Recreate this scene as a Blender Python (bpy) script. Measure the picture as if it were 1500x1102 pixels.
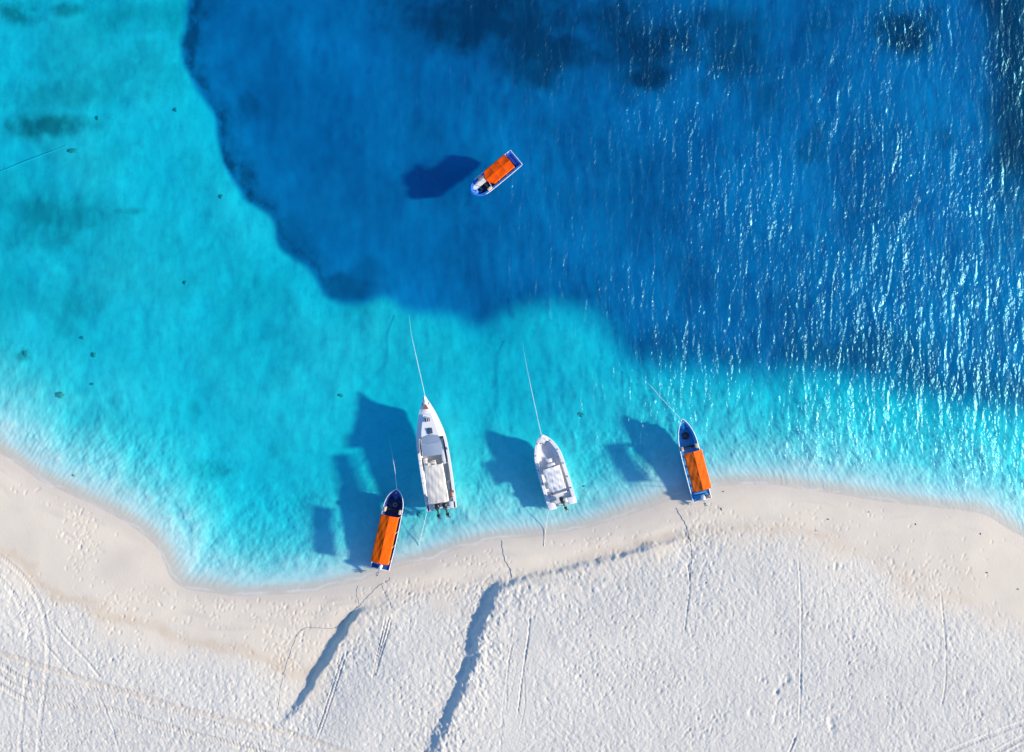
import bpy, bmesh, math, random
import numpy as np
from mathutils import Vector, Matrix
for o in list(bpy.data.objects):
    bpy.data.objects.remove(o)
SC = bpy.context.scene
COL = SC.collection
R = math.radians
# ------------------------------------------------------------------ camera, sky, sun, exposure
PX = 16.0                       # photo pixels per metre at the water line
CAM_H = 62.5
cam_d = bpy.data.cameras.new('camera'); cam = bpy.data.objects.new('camera', cam_d); COL.objects.link(cam)
cam.location = (0, 0, CAM_H); cam.rotation_euler = (0, 0, 0)
cam_d.sensor_width = 36.0; cam_d.lens = 36.0 * CAM_H / (1500 / PX)
cam_d.clip_end = 3000
SC.camera = cam
SUN_EL, SUN_AZ = 20.8, -3.0     # elevation; azimuth from +X, counter-clockwise
W = bpy.data.worlds.new('World'); SC.world = W; W.use_nodes = True
bg = W.node_tree.nodes['Background']; bg.inputs['Strength'].default_value = 0.15
sky = W.node_tree.nodes.new('ShaderNodeTexSky'); sky.sky_type = 'NISHITA'; sky.sun_disc = False
sky.ozone_density = 7.0; sky.dust_density = 0.3; sky.sun_elevation = R(SUN_EL); sky.sun_rotation = R(90 - SUN_AZ)
W.node_tree.links.new(sky.outputs[0], bg.inputs[0])
sl = bpy.data.lights.new('sun', 'SUN'); sl.energy = 5.0; sl.angle = R(3.0); sl.color = (1.0, 0.865, 0.67)
sun = bpy.data.objects.new('sun', sl); COL.objects.link(sun)
sd = Vector((math.cos(R(SUN_EL)) * math.cos(R(SUN_AZ)), math.cos(R(SUN_EL)) * math.sin(R(SUN_AZ)), math.sin(R(SUN_EL))))
sun.rotation_euler = sd.to_track_quat('Z', 'Y').to_euler(); sun.location = sd * 200
SC.view_settings.view_transform = 'Standard'; SC.view_settings.look = 'None'
SC.view_settings.exposure = 0.65; SC.view_settings.gamma = 1.0

rng = np.random.default_rng(7)
random.seed(7)
def P(px, py): return ((px - 750.0) / PX, (551.0 - py) / PX)

# ------------------------------------------------------------------ numpy helpers
def catmull(pts, n=14):
    p = np.array(pts, float); p = np.vstack([2 * p[0] - p[1], p, 2 * p[-1] - p[-2]])
    out = []
    for i in range(1, len(p) - 2):
        t = np.linspace(0, 1, n, endpoint=False)[:, None]
        a, b, c, d = p[i - 1], p[i], p[i + 1], p[i + 2]
        out.append(0.5 * (2 * b + (c - a) * t + (2 * a - 5 * b + 4 * c - d) * t**2 + (3 * b - a - 3 * c + d) * t**3))
    out.append(p[-2][None]); return np.vstack(out)
def world(pts, n=14): 
    q = catmull(pts, n) if n > 1 else np.array(pts, float)
    return np.stack([(q[:, 0] - 750) / PX, (551 - q[:, 1]) / PX], 1)
def sst(a, b, x):
    t = np.clip((x - a) / (b - a), 0, 1); return t * t * (3 - 2 * t)
def vnoise(x, y, seed):
    r = np.random.default_rng(seed); T = r.random((256, 256)).astype(np.float32)
    xi = np.floor(x).astype(int); yi = np.floor(y).astype(int); fx = x - xi; fy = y - yi
    fx = fx * fx * fx * (fx * (fx * 6 - 15) + 10); fy = fy * fy * fy * (fy * (fy * 6 - 15) + 10)
    a = T[xi & 255, yi & 255]; b = T[(xi + 1) & 255, yi & 255]; c = T[xi & 255, (yi + 1) & 255]; d = T[(xi + 1) & 255, (yi + 1) & 255]
    return (a * (1 - fx) + b * fx) * (1 - fy) + (c * (1 - fx) + d * fx) * fy
def fbm(x, y, scale, seed, octv=4, gain=0.5):
    s = 0; a = 1; t = 0; f = 1.0 / scale
    for i in range(octv):
        ang = 0.7 * i + 0.3; cx = (x * math.cos(ang) - y * math.sin(ang)) * f + 17.3 * i; cy = (x * math.sin(ang) + y * math.cos(ang)) * f + 5.1 * i
        s = s + a * vnoise(cx, cy, seed + i); t += a; a *= gain; f *= 2.03
    return s / t - 0.5
def dist_poly(x, y, poly, closed=False):
    """distance to polyline, arc parameter, side (left positive)"""
    best = np.full(x.shape, 1e18); arc = np.zeros(x.shape); side = np.zeros(x.shape); L = 0.0
    q = np.vstack([poly, poly[:1]]) if closed else poly
    for i in range(len(q) - 1):
        a, b = q[i], q[i + 1]; d = b - a; l2 = d @ d
        if l2 < 1e-12: continue
        t = np.clip(((x - a[0]) * d[0] + (y - a[1]) * d[1]) / l2, 0, 1)
        dx = x - (a[0] + t * d[0]); dy = y - (a[1] + t * d[1]); dd = dx * dx + dy * dy
        m = dd < best; best[m] = dd[m]; l = math.sqrt(l2)
        arc[m] = L + (t * l)[m]; side[m] = np.sign(d[0] * dy - d[1] * dx)[m]; L += l
    return np.sqrt(best), arc, side, L
def inside(x, y, poly):
    r = np.zeros(x.shape, bool); n = len(poly); j = n - 1
    for i in range(n):
        xi, yi = poly[i]; xj, yj = poly[j]
        c = ((yi > y) != (yj > y)) & (x < (xj - xi) * (y - yi) / (yj - yi + 1e-12) + xi)
        r ^= c; j = i
    return r

# ------------------------------------------------------------------ terrain: one sheet, sea bed and beach
SHORE = [(-9000, -3000), (-4000, -600), (-1500, 180), (-700, 420), (-300, 545), (-100, 620), (0, 664), (60, 705), (130, 737), (185, 766), (228, 800), (255, 850), (300, 869), (380, 873), (450, 867), (520, 852), (580, 833), (650, 813), (720, 793), (800, 784), (870, 770), (930, 751), (970, 736), (1010, 722), (1060, 712), (1130, 712), (1200, 720), (1300, 737), (1400, 747), (1445, 755), (1500, 789), (1580, 832), (1700, 880), (1950, 960), (2500, 1100), (4500, 1560), (9000, 2500)]
DEEP = [(9000, -9000), (100, -9000), (100, -3000), (150, -1400), (215, -620), (250, -260), (264, -90), (266, -10), (260, 62), (276, 120), (302, 165), (316, 230), (352, 285), (392, 318), (405, 362), (450, 400), (476, 436), (520, 440), (560, 433), (582, 452), (612, 462), (662, 466), (702, 482), (738, 462), (790, 450), (840, 454), (882, 480), (905, 520), (940, 543), (990, 538), (1050, 545), (1120, 552), (1250, 556), (1350, 580), (1500, 602), (1640, 622), (1900, 665), (2600, 760), (4500, 950), (9000, 1200)]
BERM = [(-1500, 500), (-300, 700), (0, 815), (60, 862), (150, 905), (220, 927), (300, 948), (360, 958), (420, 985), (455, 1000), (500, 940), (540, 896), (600, 880), (670, 868), (735, 855), (800, 842), (870, 824), (930, 808), (1000, 790), (1060, 782), (1180, 788), (1270, 826), (1340, 868), (1400, 885), (1500, 918), (1800, 1010), (3000, 1400)]
def geo(start, end, n, first):
    k = np.linspace(0, 1, n + 1)[1:]; span = abs(end - start); r = np.power(k, 2.6) * span * 0.98 + k * span * 0.02
    return start + np.sign(end - start) * r
dx_, = (0.080,)
xs = np.concatenate([geo(-49, -560, 34, 1)[::-1], np.arange(-49, 49.01, dx_), geo(49, 560, 34, 1)])
ys = np.concatenate([geo(-36.5, -560, 34, 1)[::-1], np.arange(-36.5, -5.0, dx_), np.arange(-5.0, 36.5, 0.2), geo(36.5, 560, 34, 1)])
NX, NY = len(xs), len(ys)
GX, GY = np.meshgrid(xs, ys)
# warp lookups a little so that edges are irregular
wx = GX + 1.1 * fbm(GX, GY, 5.0, 11, 4); wy = GY + 1.1 * fbm(GX, GY, 5.0, 31, 4)
shore = world(SHORE, 8)
jx = GX + 0.28 * fbm(GX, GY, 2.6, 41, 3); jy = GY + 0.28 * fbm(GX, GY, 2.6, 51, 3)
ds, _, _, _ = dist_poly(jx, jy, shore)
land = jy < np.interp(jx, shore[:, 0], shore[:, 1])
S = np.where(land, ds, -ds)
near_boat = (GX > -20) & (GX < 20)
sc_ = 6.0 + 2.6 * sst(-24, -36, GX) + 1.0 * sst(14, 30, GX) + 3.0 * np.exp(-((GX + 30.5) ** 2 + (GY + 17) ** 2) / 18)
dep = 1.0 * (1 - np.exp(-(np.maximum(-S, 0) / sc_) ** 1.8)) + 0.10 * (1 - np.exp(-np.maximum(-S, 0) / 16)) * sst(0, 4, -S) + 0.06 * sst(0, 2.2, -S)
deep_poly = world(DEEP, 6)
dd, _, _, _ = dist_poly(wx, wy, deep_poly, True)
SD = np.where(inside(wx, wy, deep_poly), dd, -dd)            # >0 inside the deep water
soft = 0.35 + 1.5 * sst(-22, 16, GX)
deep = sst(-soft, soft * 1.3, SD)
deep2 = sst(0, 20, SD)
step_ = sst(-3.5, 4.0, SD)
bed = dep * (1 + 0.55 * fbm(GX, GY, 9.0, 501, 4, 0.55)) + step_ * (0.32 + 0.20 * deep2) + 0.10 * fbm(GX, GY, 7.0, 61, 4)* sst(0.2, 3, -S)
berm = world(BERM, 8)
bd, _, _, _ = dist_poly(jx, jy, berm)
bd = np.where(jy < np.interp(jx, berm[:, 0], berm[:, 1]), bd, -bd)       # >0 on the dry side
dry = sst(-2.0, 2.8, bd + 4.5 * fbm(GX, GY, 2.2, 71, 4))
hl = 0.30 * (1 - np.exp(-np.maximum(S, 0) / 3.2)) + 0.55 * sst(-1.5, 7, bd) + 0.10 * fbm(GX, GY, 6, 81, 3) * sst(0, 3, S)
Z = np.where(land, hl, -bed)
# erosion steps in the sand: high on the right, low on the left
ROUGH = np.zeros(GX.shape)
def scarp(pts, hs, face, reach_r, reach_l, wob, axis=1):
    global Z
    w = world(pts, 8)
    m = (GX > w[:, 0].min() - 22) & (GX < w[:, 0].max() + 26) & (GY > w[:, 1].min() - 6) & (GY < w[:, 1].max() + 6) & (GY > -60)
    x, y = GX[m], GY[m]
    x2 = x + wob * fbm(x, y, 0.9, 91, 3); y2 = y + wob * fbm(x, y, 0.9, 95, 3)
    d, a, s, L = dist_poly(x2, y2, w)
    wp = world(pts, 1)[:, axis]; o_ = np.argsort(wp); H = np.interp((x, y)[axis], wp[o_], np.array(hs)[o_])
    lo, hi = wp.min(), wp.max(); q = (x, y)[axis]; e = 1 - sst(0, 1.8, np.maximum(lo - q, q - hi))
    ROUGH[m] = np.maximum(ROUGH[m], np.exp(-(d / 2.0) ** 2) * e)
    sg = d * s                                                # points run downwards: left of travel = east
    up = sst(-face, face * 0.25, sg)
    z = H * (up * np.exp(-np.maximum(sg, 0) / reach_r) - 0.35 * (1 - up) * np.exp(-np.maximum(-sg, 0) / reach_l))
    Z[m] += z * e
scarp([(560, 886), (528, 897), (505, 930), (474, 980), (442, 1030), (414, 1060)], [0.0, 0.24, 0.31, 0.30, 0.20, 0.0], 0.6, 5.0, 3.0, 0.4)
scarp([(790, 845), (740, 855), (722, 885), (706, 920), (698, 960), (678, 1010), (655, 1060), (625, 1130)], [0.0, 0.27, 0.40, 0.42, 0.37, 0.33, 0.28, 0.22], 1.0, 6.0, 4.0, 0.5)
scarp([(1015, 786), (960, 800), (880, 824), (800, 842), (742, 855)][::-1][::-1], [0.0, 0.18, 0.17, 0.16, 0.10], 0.5, 4.0, 1.5, 0.7, 0)
# long hollows of the swash zone
sw = sst(0.6, 2.0, S) * (1 - sst(-1.2, -0.1, bd))
Z += 0.035 * np.sin(bd * 2.1 + 2.5 * fbm(GX, GY, 6, 99, 2)) * sw * sst(-22, -12, GX) * (1 - sst(18, 26, GX))
# footprints
def bump(cx, cy, sx, sy, rot, h, rim=0.35):
    r = 3.0 * max(sx, sy)
    i0, i1 = np.searchsorted(xs, (cx - r, cx + r)); j0, j1 = np.searchsorted(ys, (cy - r, cy + r))
    if i1 <= i0 or j1 <= j0: return
    x = xs[i0:i1][None] - cx; y = ys[j0:j1][:, None] - cy
    u = (x * math.cos(rot) + y * math.sin(rot)) / sx; v = (-x * math.sin(rot) + y * math.cos(rot)) / sy
    q = u * u + v * v
    Z[j0:j1, i0:i1] += h * (np.exp(-q * 0.5) * (1 + rim) - rim * np.exp(-q * 0.18) )
def lookup(A, x, y):
    i = min(max(np.searchsorted(xs, x), 1), NX - 1); j = min(max(np.searchsorted(ys, y), 1), NY - 1)
    return float(A[j, i])
smooth_zone = world([(765, 905), (800, 905), (780, 990), (765, 1090), (735, 1090), (745, 990)], 1)
n_fp = 13000
fx_ = rng.uniform(-48, 48, n_fp); fy_ = rng.uniform(-36, -12, n_fp)
for i in range(n_fp):
    x, y = fx_[i], fy_[i]; d = lookup(dry, x, y)
    if rng.random() > d: continue
    if inside(np.array([x]), np.array([y]), smooth_zone)[0] and rng.random() < 0.85: continue
    k = 0.45 + 1.0 * vnoise(np.array([x / 3.5]), np.array([y / 3.5]), 5)[0] 
    s = rng.uniform(0.048, 0.088)
    bump(x, y, s, s * rng.uniform(1.0, 2.0), rng.normal(-0.6, 0.55), -rng.uniform(0.014, 0.036) * k)
rx_ = GX * math.cos(0.55) + GY * math.sin(0.55); ry_ = -GX * math.sin(0.55) + GY * math.cos(0.55)
zone = np.ones(GX.shape); zone[inside(GX, GY, smooth_zone)] = 0.25
kk = (0.55 + 0.9 * (fbm(GX, GY, 5.0, 401, 3) + 0.5)) * dry * zone * (GY > -60) * (1 + 1.7 * ROUGH)
Z += kk * (0.047 * fbm(rx_ * 1.35, ry_ * 0.8, 0.33, 411, 2, 0.6) + 0.015 * fbm(GX, GY, 0.9, 421, 2))
# scattered prints over the damp sand
for (cx, cy, rx, ry, n) in [(125, 790, 22, 55, 110), (95, 785, 10, 8, 14), (60, 720, 40, 16, 16), (190, 880, 60, 30, 60), (300, 890, 60, 22, 70), (430, 895, 70, 14, 50), (600, 870, 60, 16, 80), (700, 822, 40, 16, 40), (880, 790, 60, 20, 40), (1030, 762, 40, 20, 40), (1200, 770, 100, 30, 60), (1380, 810, 100, 40, 40), (430, 945, 50, 45, 260), (1050, 785, 60, 16, 90), (690, 860, 60, 14, 120), (1340, 850, 80, 30, 120)]:
    for _ in range(n):
        px, py = rng.normal(cx, rx * 0.6), rng.normal(cy, ry * 0.6); x, y = P(px, py)
        if lookup(S, x, y) < 0.4: continue
        s = rng.uniform(0.05, 0.08); bump(x, y, s, s * rng.uniform(1.3, 2.3), rng.normal(-0.5, 0.6), -rng.uniform(0.012, 0.034))
for k in range(13):                                          # row of hand-sized scoops by the water
    x, y = P(490 + k * 2.5, 884 - k * 0.3); bump(x, y, 0.06, 0.13, 0.15, -0.05)
for (px, py, s) in [(1143, 995, .3), (1137, 1010, .25), (1097, 1040, .3), (1135, 1050, .3), (1212, 1050, .35), (1410, 1005, .3), (1155, 1035, .2), (1218, 822, .18), (1112, 990, .2), (1007, 1063, .2)]:
    for _ in range(5):
        x, y = P(px + rng.normal(0, 4), py + rng.normal(0, 6)); bump(x, y, s * .5, s * .8, rng.normal(-.3, .4), -rng.uniform(.03, .055))
# tyre tracks and drag lines
tan = np.zeros(GX.shape)
def track(pts, width, depth, tread=0.0, ridge=0.02, tint=0.0, period=0.3):
    w = world(pts, 8); x0, x1 = w[:, 0].min() - 1, w[:, 0].max() + 1; y0, y1 = w[:, 1].min() - 1, w[:, 1].max() + 1
    i0, i1 = np.searchsorted(xs, (x0, x1)); j0, j1 = np.searchsorted(ys, (y0, y1))
    if i1 <= i0 or j1 <= j0: return
    x, y = GX[j0:j1, i0:i1], GY[j0:j1, i0:i1]
    d, a, s, L = dist_poly(x + 0.06 * fbm(x, y, 1.2, 7, 2), y, w)
    c = np.exp(-(d / width) ** 4); fade = sst(0, 1.2, a) * sst(0, 1.2, L - a)
    z = Z[j0:j1, i0:i1]
    z += fade * (-depth * c + ridge * np.exp(-((d - width * 1.35) / (width * 0.35)) ** 2))
    if tread: z += fade * tread * c * np.sin((a + d * s * 0.7) * 2 * math.pi / period)
    tan[j0:j1, i0:i1] = np.maximum(tan[j0:j1, i0:i1], tint * c * fade)
track([(-60, 930), (0, 949), (67, 970), (154, 997), (235, 1021), (319, 1044), (410, 1064), (500, 1091), (560, 1110)], 0.26, 0.035, 0, 0.015, 0.8)
track([(-60, 935), (0, 962), (50, 992), (101, 1001), (178, 1004), (240, 1010)], 0.22, 0.03, 0.022, 0.03, 0.4)
track([(-60, 960), (0, 991), (44, 1017), (94, 1027), (161, 1031), (228, 1051), (302, 1071), (403, 1098), (450, 1115)], 0.22, 0.03, 0.022, 0.03, 0.3)
track([(-40, 945), (0, 975), (40, 1002), (90, 1014), (170, 1018), (250, 1032), (330, 1056), (420, 1085)], 0.16, 0.02, 0.016, 0.02, 0.2)
track([(-30, 800), (0, 811), (40, 846), (64, 886), (76, 933), (77, 987), (70, 1034), (64, 1115)], 0.20, 0.018, 0.014, 0.012)
track([(-30, 830), (0, 843), (30, 876), (50, 933), (50, 980), (44, 1021), (37, 1115)], 0.20, 0.018, 0.014, 0.012)
track([(-60, 1064), (134, 1063), (269, 1068), (403, 1088), (460, 1102)], 0.18, 0.03, 0.016, 0.025)
track([(-60, 1083), (134, 1081), (302, 1080), (386, 1093), (430, 1110)], 0.18, 0.03, 0.016, 0.025)
track([(80, 905), (105, 935), (134, 964), (161, 997)], 0.12, 0.03, 0, 0.02)
track([(60, 925), (90, 958), (120, 990)], 0.10, 0.03, 0, 0.02)
track([(150, 1005), (165, 1040), (185, 1102)], 0.12, 0.02, 0, 0.02)
track([(1580, 1020), (1500, 1048), (1403, 1085), (1340, 1115)], 0.20, 0.03, 0.012, 0.025)
track([(1580, 1040), (1500, 1068), (1437, 1102), (1400, 1120)], 0.20, 0.03, 0.012, 0.025)
track([(1580, 1050), (1500, 1078), (1450, 1105)], 0.14, 0.02, 0.012, 0.02)
track([(1167, 812), (1168, 900), (1167, 1000), (1165, 1062)], 0.10, 0.028, 0, 0.02)
track([(1375, 862), (1378, 930), (1376, 1000), (1368, 1040)], 0.09, 0.026, 0, 0.02)
track([(1003, 815), (1008, 850), (1003, 890), (998, 930)], 0.07, 0.05, 0, 0.02)
track([(1165, 1060), (1155, 1085), (1142, 1110)], 0.12, 0.04, 0, 0.03)
for k in range(7):
    o = rng.uniform(-17, 17); y_ = rng.uniform(890, 960); w_ = rng.normal(0, 3, 4)
    track([(772 + o * 0.9 + w_[0], y_), (764 + o + w_[1], y_ + 50), (756 + o * 1.1 + w_[2], 1030), (750 + o + w_[3], rng.uniform(1050, 1110))], rng.uniform(.04, .07), rng.uniform(.012, .024), 0, 0.012)
track([(777, 890), (773, 930), (764, 990), (757, 1050)], 0.08, 0.045, 0, 0.025)
for o in (-7, -2, 3):
    track([(574 + o, 895), (566 + o * .8, 930), (556 + o * .5, 965), (548 + o * .3, 1000)], 0.07, 0.05, 0, 0.03)
for o in (0, 5):
    track([(508 + o, 945), (490 + o, 1000), (474 + o, 1050), (462 + o, 1080)], 0.07, 0.04, 0, 0.03)
# ripples on the sea bed near the water's edge
rd = np.where(GX < -14, -0.35, 0.5) ; ang = 0.55 * np.tanh((GX + 14) / 10)
ph = (GX * np.cos(ang) + GY * np.sin(ang)) * 2 * math.pi / 0.44 + 9 * fbm(GX, GY, 2.4, 121, 3) + 6 * fbm(GX, GY, 0.9, 126, 2)
rip = (1 - sst(4.5, 9.0, -S)) * sst(0.15, 1.2, -S) * (0.55 + 0.9 * (fbm(GX, GY, 4, 131, 3) + 0.5))
Z += 0.0055 * np.sin(ph) * rip
Z += 0.22 * fbm(GX, GY, 1.3, 145, 4, 0.6) * sst(0.8, 3, -S) * (1 - sst(6, 13, -S)) * (1 - deep)
Z += 0.06 * fbm(GX, GY, 1.0, 141, 3) * sst(1.5, 4, -S) * (1 - deep) * np.where(np.abs(GY) < 40, 1, 0)
# colour masks (weed, damp sand, wrack line, plus painted shade of swash relief)
weed = np.zeros(GX.shape)
nz = fbm(GX, GY, 2.6, 151, 5, 0.65)
vx = GX + 3.2 * fbm(GX, GY, 3.5, 311, 4, 0.6); vy = GY + 3.2 * fbm(GX, GY, 3.5, 331, 4, 0.6)
for (px, py, r1, r2, k) in [(690, 12, 110, 38, 1.0), (800, 55, 62, 40, 1.0), (795, 95, 30, 26, .9), (775, 10, 70, 40, .9), (945, 50, 58, 40, 1.0), (952, 90, 34, 28, 1.0), (910, 15, 60, 30, .8), (600, 30, 26, 40, .6), (655, 60, 18, 14, .4), (1080, 45, 36, 44, .75), (1120, 135, 20, 24, .5), (1060, 10, 60, 20, .5), (1335, 28, 34, 30, .95), (1215, 30, 20, 16, .5), (350, 145, 14, 16, .6), (345, 212, 20, 14, .6), (540, 398, 26, 20, .5), (1205, 205, 22, 18, .65), (1265, 215, 20, 12, .35), (1040, 115, 14, 14, .5), (800, 180, 14, 16, .4), (620, 180, 26, 22, .3), (925, 140, 20, 16, .4), (800, 232, 14, 12, .35), (1400, 195, 14, 12, .5), (1080, 528, 28, 18, .75), (1250, 520, 80, 26, .55), (1400, 570, 120, 30, .5), (990, 505, 60, 30, .35), (505, 425, 30, 22, .6), (430, 350, 24, 30, .5), (760, 460, 60, 26, .25)]:
    q = ((vx - P(px, 0)[0]) / (r1 / PX)) ** 2 + ((vy - P(0, py)[1]) / (r2 / PX)) ** 2
    k = k * (1.0 if r1 > 29 else 0.7)
    weed = np.maximum(weed, 0.92 * k * sst(0.05, 1.0, np.exp(-q * 0.5) + 0.9 * nz * np.exp(-q * 0.18)))
SD = SD + (1.6 * fbm(GX, GY, 1.3, 431, 4, 0.6)) * sst(-14, -22, GX)
edge = np.exp(-np.abs(SD - 0.7) / np.where(SD > 0.7, 1.7, 0.5)) * (sst(-20, -30, GX) + 0.6 * sst(-13, -20, GX) * sst(-30, -24, GX))
weed = np.maximum(weed, 0.8 * sst(0.05, 1.1, edge * (1 + 2.2 * nz)))
rb = sst(43.0, 46.5, GX + 3.5 * fbm(GX, GY, 6, 161, 4) - 0.10 * np.maximum(0, 30 - GY)) * sst(12, 22, GY)
weed = np.maximum(weed, 0.9 * rb)
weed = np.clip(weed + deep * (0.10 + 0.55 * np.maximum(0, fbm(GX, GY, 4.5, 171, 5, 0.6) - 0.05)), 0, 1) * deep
grass = np.zeros(GX.shape)
for (px, py, r1, r2, k) in [(60, 180, 60, 16, .7), (15, 8, 30, 16, .8), (90, 130, 70, 20, .35), (170, 105, 40, 14, .3), (80, 310, 70, 30, .4), (60, 345, 60, 20, .35), (180, 305, 26, 5, .45), (110, 440, 30, 24, .35), (75, 475, 20, 20, .3), (25, 520, 8, 8, .6), (200, 20, 60, 20, .3), (210, 95, 60, 40, .3), (275, 605, 10, 14, .3), (310, 690, 40, 12, .3), (85, 5, 20, 10, .6), (165, 590, 14, 8, .2)]:
    q = ((GX - P(px, 0)[0]) / (r1 / PX)) ** 2 + ((GY - P(0, py)[1]) / (r2 / PX)) ** 2
    grass = np.maximum(grass, k * sst(0.1, 0.9, np.exp(-q * 0.6) * (0.9 + 1.6 * fbm(GX, GY, 1.6, 181, 4, 0.65))))
grass = grass * (1 - deep) + 0.22 * (1 - deep) * sst(0.0, 0.25, fbm(GX, GY, 8, 191, 5)) * sst(3, 9, -S) * sst(-10, 22, GY - 0.3 * GX)
wrack = np.exp(-((bd + 0.5 + 1.2 * fbm(GX, GY, 1.4, 201, 3)) / 0.55) ** 2) * (0.9 * sst(-16, -22, GX) + 0.5 * sst(2, 10, GX) * sst(48, 30, GX) + .25)
wrack = np.clip(wrack * (0.45 + 2.2 * np.maximum(0, fbm(GX, GY, 0.9, 211, 3))), 0, 1)
tan = np.maximum(tan * 0.75, np.minimum(1, 1.5 * wrack))
wet_and_shade = (1 - sst(0.2, 1.5, S + 1.0 * fbm(GX, GY, 3, 221, 3)))
q = ((GX - P(215, 0)[0]) / 3.6) ** 2 + ((GY - P(0, 835)[1]) / 2.7) ** 2
wet_and_shade = np.maximum(wet_and_shade, 0.75 * sst(0.2, 0.8, np.exp(-q * 0.7)))
for off, k_, sd_ in ((1.3, .8, 441), (2.3, .6, 451), (3.3, .6, 461)):  # broken dark streaks: shade of swash relief painted along the tide lines
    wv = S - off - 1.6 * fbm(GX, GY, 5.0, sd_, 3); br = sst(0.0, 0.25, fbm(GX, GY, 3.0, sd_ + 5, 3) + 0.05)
    wet_and_shade = np.maximum(wet_and_shade, k_ * br * np.where(wv > 0, np.exp(-(wv / 0.10) ** 2), np.exp(-(wv / 0.55) ** 2)) * land * (1 - dry))
foam = np.exp(-((S + 0.22 + 0.5 * fbm(GX, GY, 1.1, 471, 3)) / 0.10) ** 2) * sst(-0.12, 0.2, fbm(GX, GY, 2.4, 481, 4))

def add_mesh(name, co, quads, attrs=None, smooth=True):
    me = bpy.data.meshes.new(name)
    me.vertices.add(len(co)); me.vertices.foreach_set('co', np.ascontiguousarray(co, np.float32).ravel())
    nq = len(quads); me.loops.add(nq * 4); me.polygons.add(nq)
    me.loops.foreach_set('vertex_index', np.ascontiguousarray(quads, np.int32).ravel())
    me.polygons.foreach_set('loop_start', np.arange(0, nq * 4, 4, dtype=np.int32))
    me.polygons.foreach_set('use_smooth', np.full(nq, smooth, bool))
    me.update(calc_edges=True)
    for k, v in (attrs or {}).items():
        a = me.attributes.new(k, 'FLOAT', 'POINT'); a.data.foreach_set('value', np.ascontiguousarray(v, np.float32).ravel())
    return me
idx = np.arange(NX * NY).reshape(NY, NX)
quads = np.stack([idx[:-1, :-1], idx[:-1, 1:], idx[1:, 1:], idx[1:, :-1]], -1).reshape(-1, 4)
me = add_mesh('ground', np.stack([GX, GY, Z], -1).reshape(-1, 3), quads, dict(dry=dry, deep=deep, weed=weed, grass=grass, tan=tan, wet_and_shade=wet_and_shade, foam=foam))
ground = bpy.data.objects.new('ground', me); COL.objects.link(ground); ground['kind'] = 'structure'
def gz(px, py):
    x, y = P(px, py); return lookup(Z, x, y)

# ------------------------------------------------------------------ materials
class NT:
    def __init__(s, name):
        s.m = bpy.data.materials.new(name); s.m.use_nodes = True; s.t = s.m.node_tree; s.t.nodes.clear()
        s.out = s.n('ShaderNodeOutputMaterial')
    def n(s, kind, **kw):
        q = s.t.nodes.new(kind)
        for k, v in kw.items(): setattr(q, k, v)
        return q
    def l(s, a, b): s.t.links.new(a, b)
    def set(s, sock, v):
        if isinstance(v, bpy.types.NodeSocket): s.l(v, sock)
        else: sock.default_value = v
    def math(s, op, a, b=0.0, clamp=False):
        q = s.n('ShaderNodeMath', operation=op, use_clamp=clamp); s.set(q.inputs[0], a); s.set(q.inputs[1], b); return q.outputs[0]
    def mix(s, f, a, b):
        q = s.n('ShaderNodeMix', data_type='RGBA'); s.set(q.inputs[0], f); s.set(q.inputs[6], a); s.set(q.inputs[7], b); return q.outputs[2]
    def noise(s, vec, scale, detail=3, rough=0.5, dist=0.0, typ='FBM'):
        q = s.n('ShaderNodeTexNoise', noise_type=typ); s.set(q.inputs['Vector'], vec); q.inputs['Scale'].default_value = scale
        q.inputs['Detail'].default_value = detail; q.inputs['Roughness'].default_value = rough; q.inputs['Distortion'].default_value = dist
        return q.outputs['Fac']
    def attr(s, name): return s.n('ShaderNodeAttribute', attribute_name=name).outputs['Fac']
    def ramp(s, f, a, b):
        q = s.n('ShaderNodeMapRange', interpolation_type='SMOOTHSTEP'); s.set(q.inputs[0], f); q.inputs[1].default_value = a; q.inputs[2].default_value = b; return q.outputs[0]
    def pos(s): return s.n('ShaderNodeNewGeometry').outputs['Position']
def c4(c): return (c[0], c[1], c[2], 1.0)

g = NT('sand_and_sea_bed'); pos = g.pos()
n1 = g.noise(pos, 0.35, 5, 0.55); n2 = g.noise(pos, 3.0, 4, 0.6); n3 = g.noise(pos, 22, 3, 0.6)
dampc = g.mix(n1, c4((0.67, 0.59, 0.465)), c4((0.78, 0.70, 0.57)))
dryc = g.mix(n1, c4((0.61, 0.585, 0.515)), c4((0.715, 0.685, 0.605)))
base = g.mix(g.attr('dry'), dampc, dryc)
base = g.mix(g.math('MULTIPLY', g.attr('tan'), 0.5), base, c4((0.60, 0.47, 0.33)))
base = g.mix(g.math('MULTIPLY', g.attr('wet_and_shade'), 0.40), base, c4((0.50, 0.45, 0.40)))
speck = g.ramp(n3, 0.62, 0.72)
base = g.mix(g.math('MULTIPLY', speck, 0.18), base, c4((0.40, 0.32, 0.25)))
sep = g.n('ShaderNodeSeparateXYZ'); g.l(pos, sep.inputs[0])
under = g.ramp(sep.outputs[2], 0.0, -0.10)
bedc = g.mix(n1, c4((0.68, 0.71, 0.68)), c4((0.78, 0.81, 0.77)))
bedc = g.mix(g.math('MULTIPLY', g.ramp(g.noise(pos, 1.1, 5, 0.62), 0.45, 0.72), 0.45), bedc, c4((0.50, 0.55, 0.55)))
bedc = g.mix(g.math('MULTIPLY', g.ramp(g.noise(pos, 0.22, 5, 0.6), 0.42, 0.72), 0.28), bedc, c4((0.42, 0.47, 0.46)))
bedc = g.mix(g.attr('grass'), bedc, c4((0.12, 0.20, 0.20)))
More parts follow.
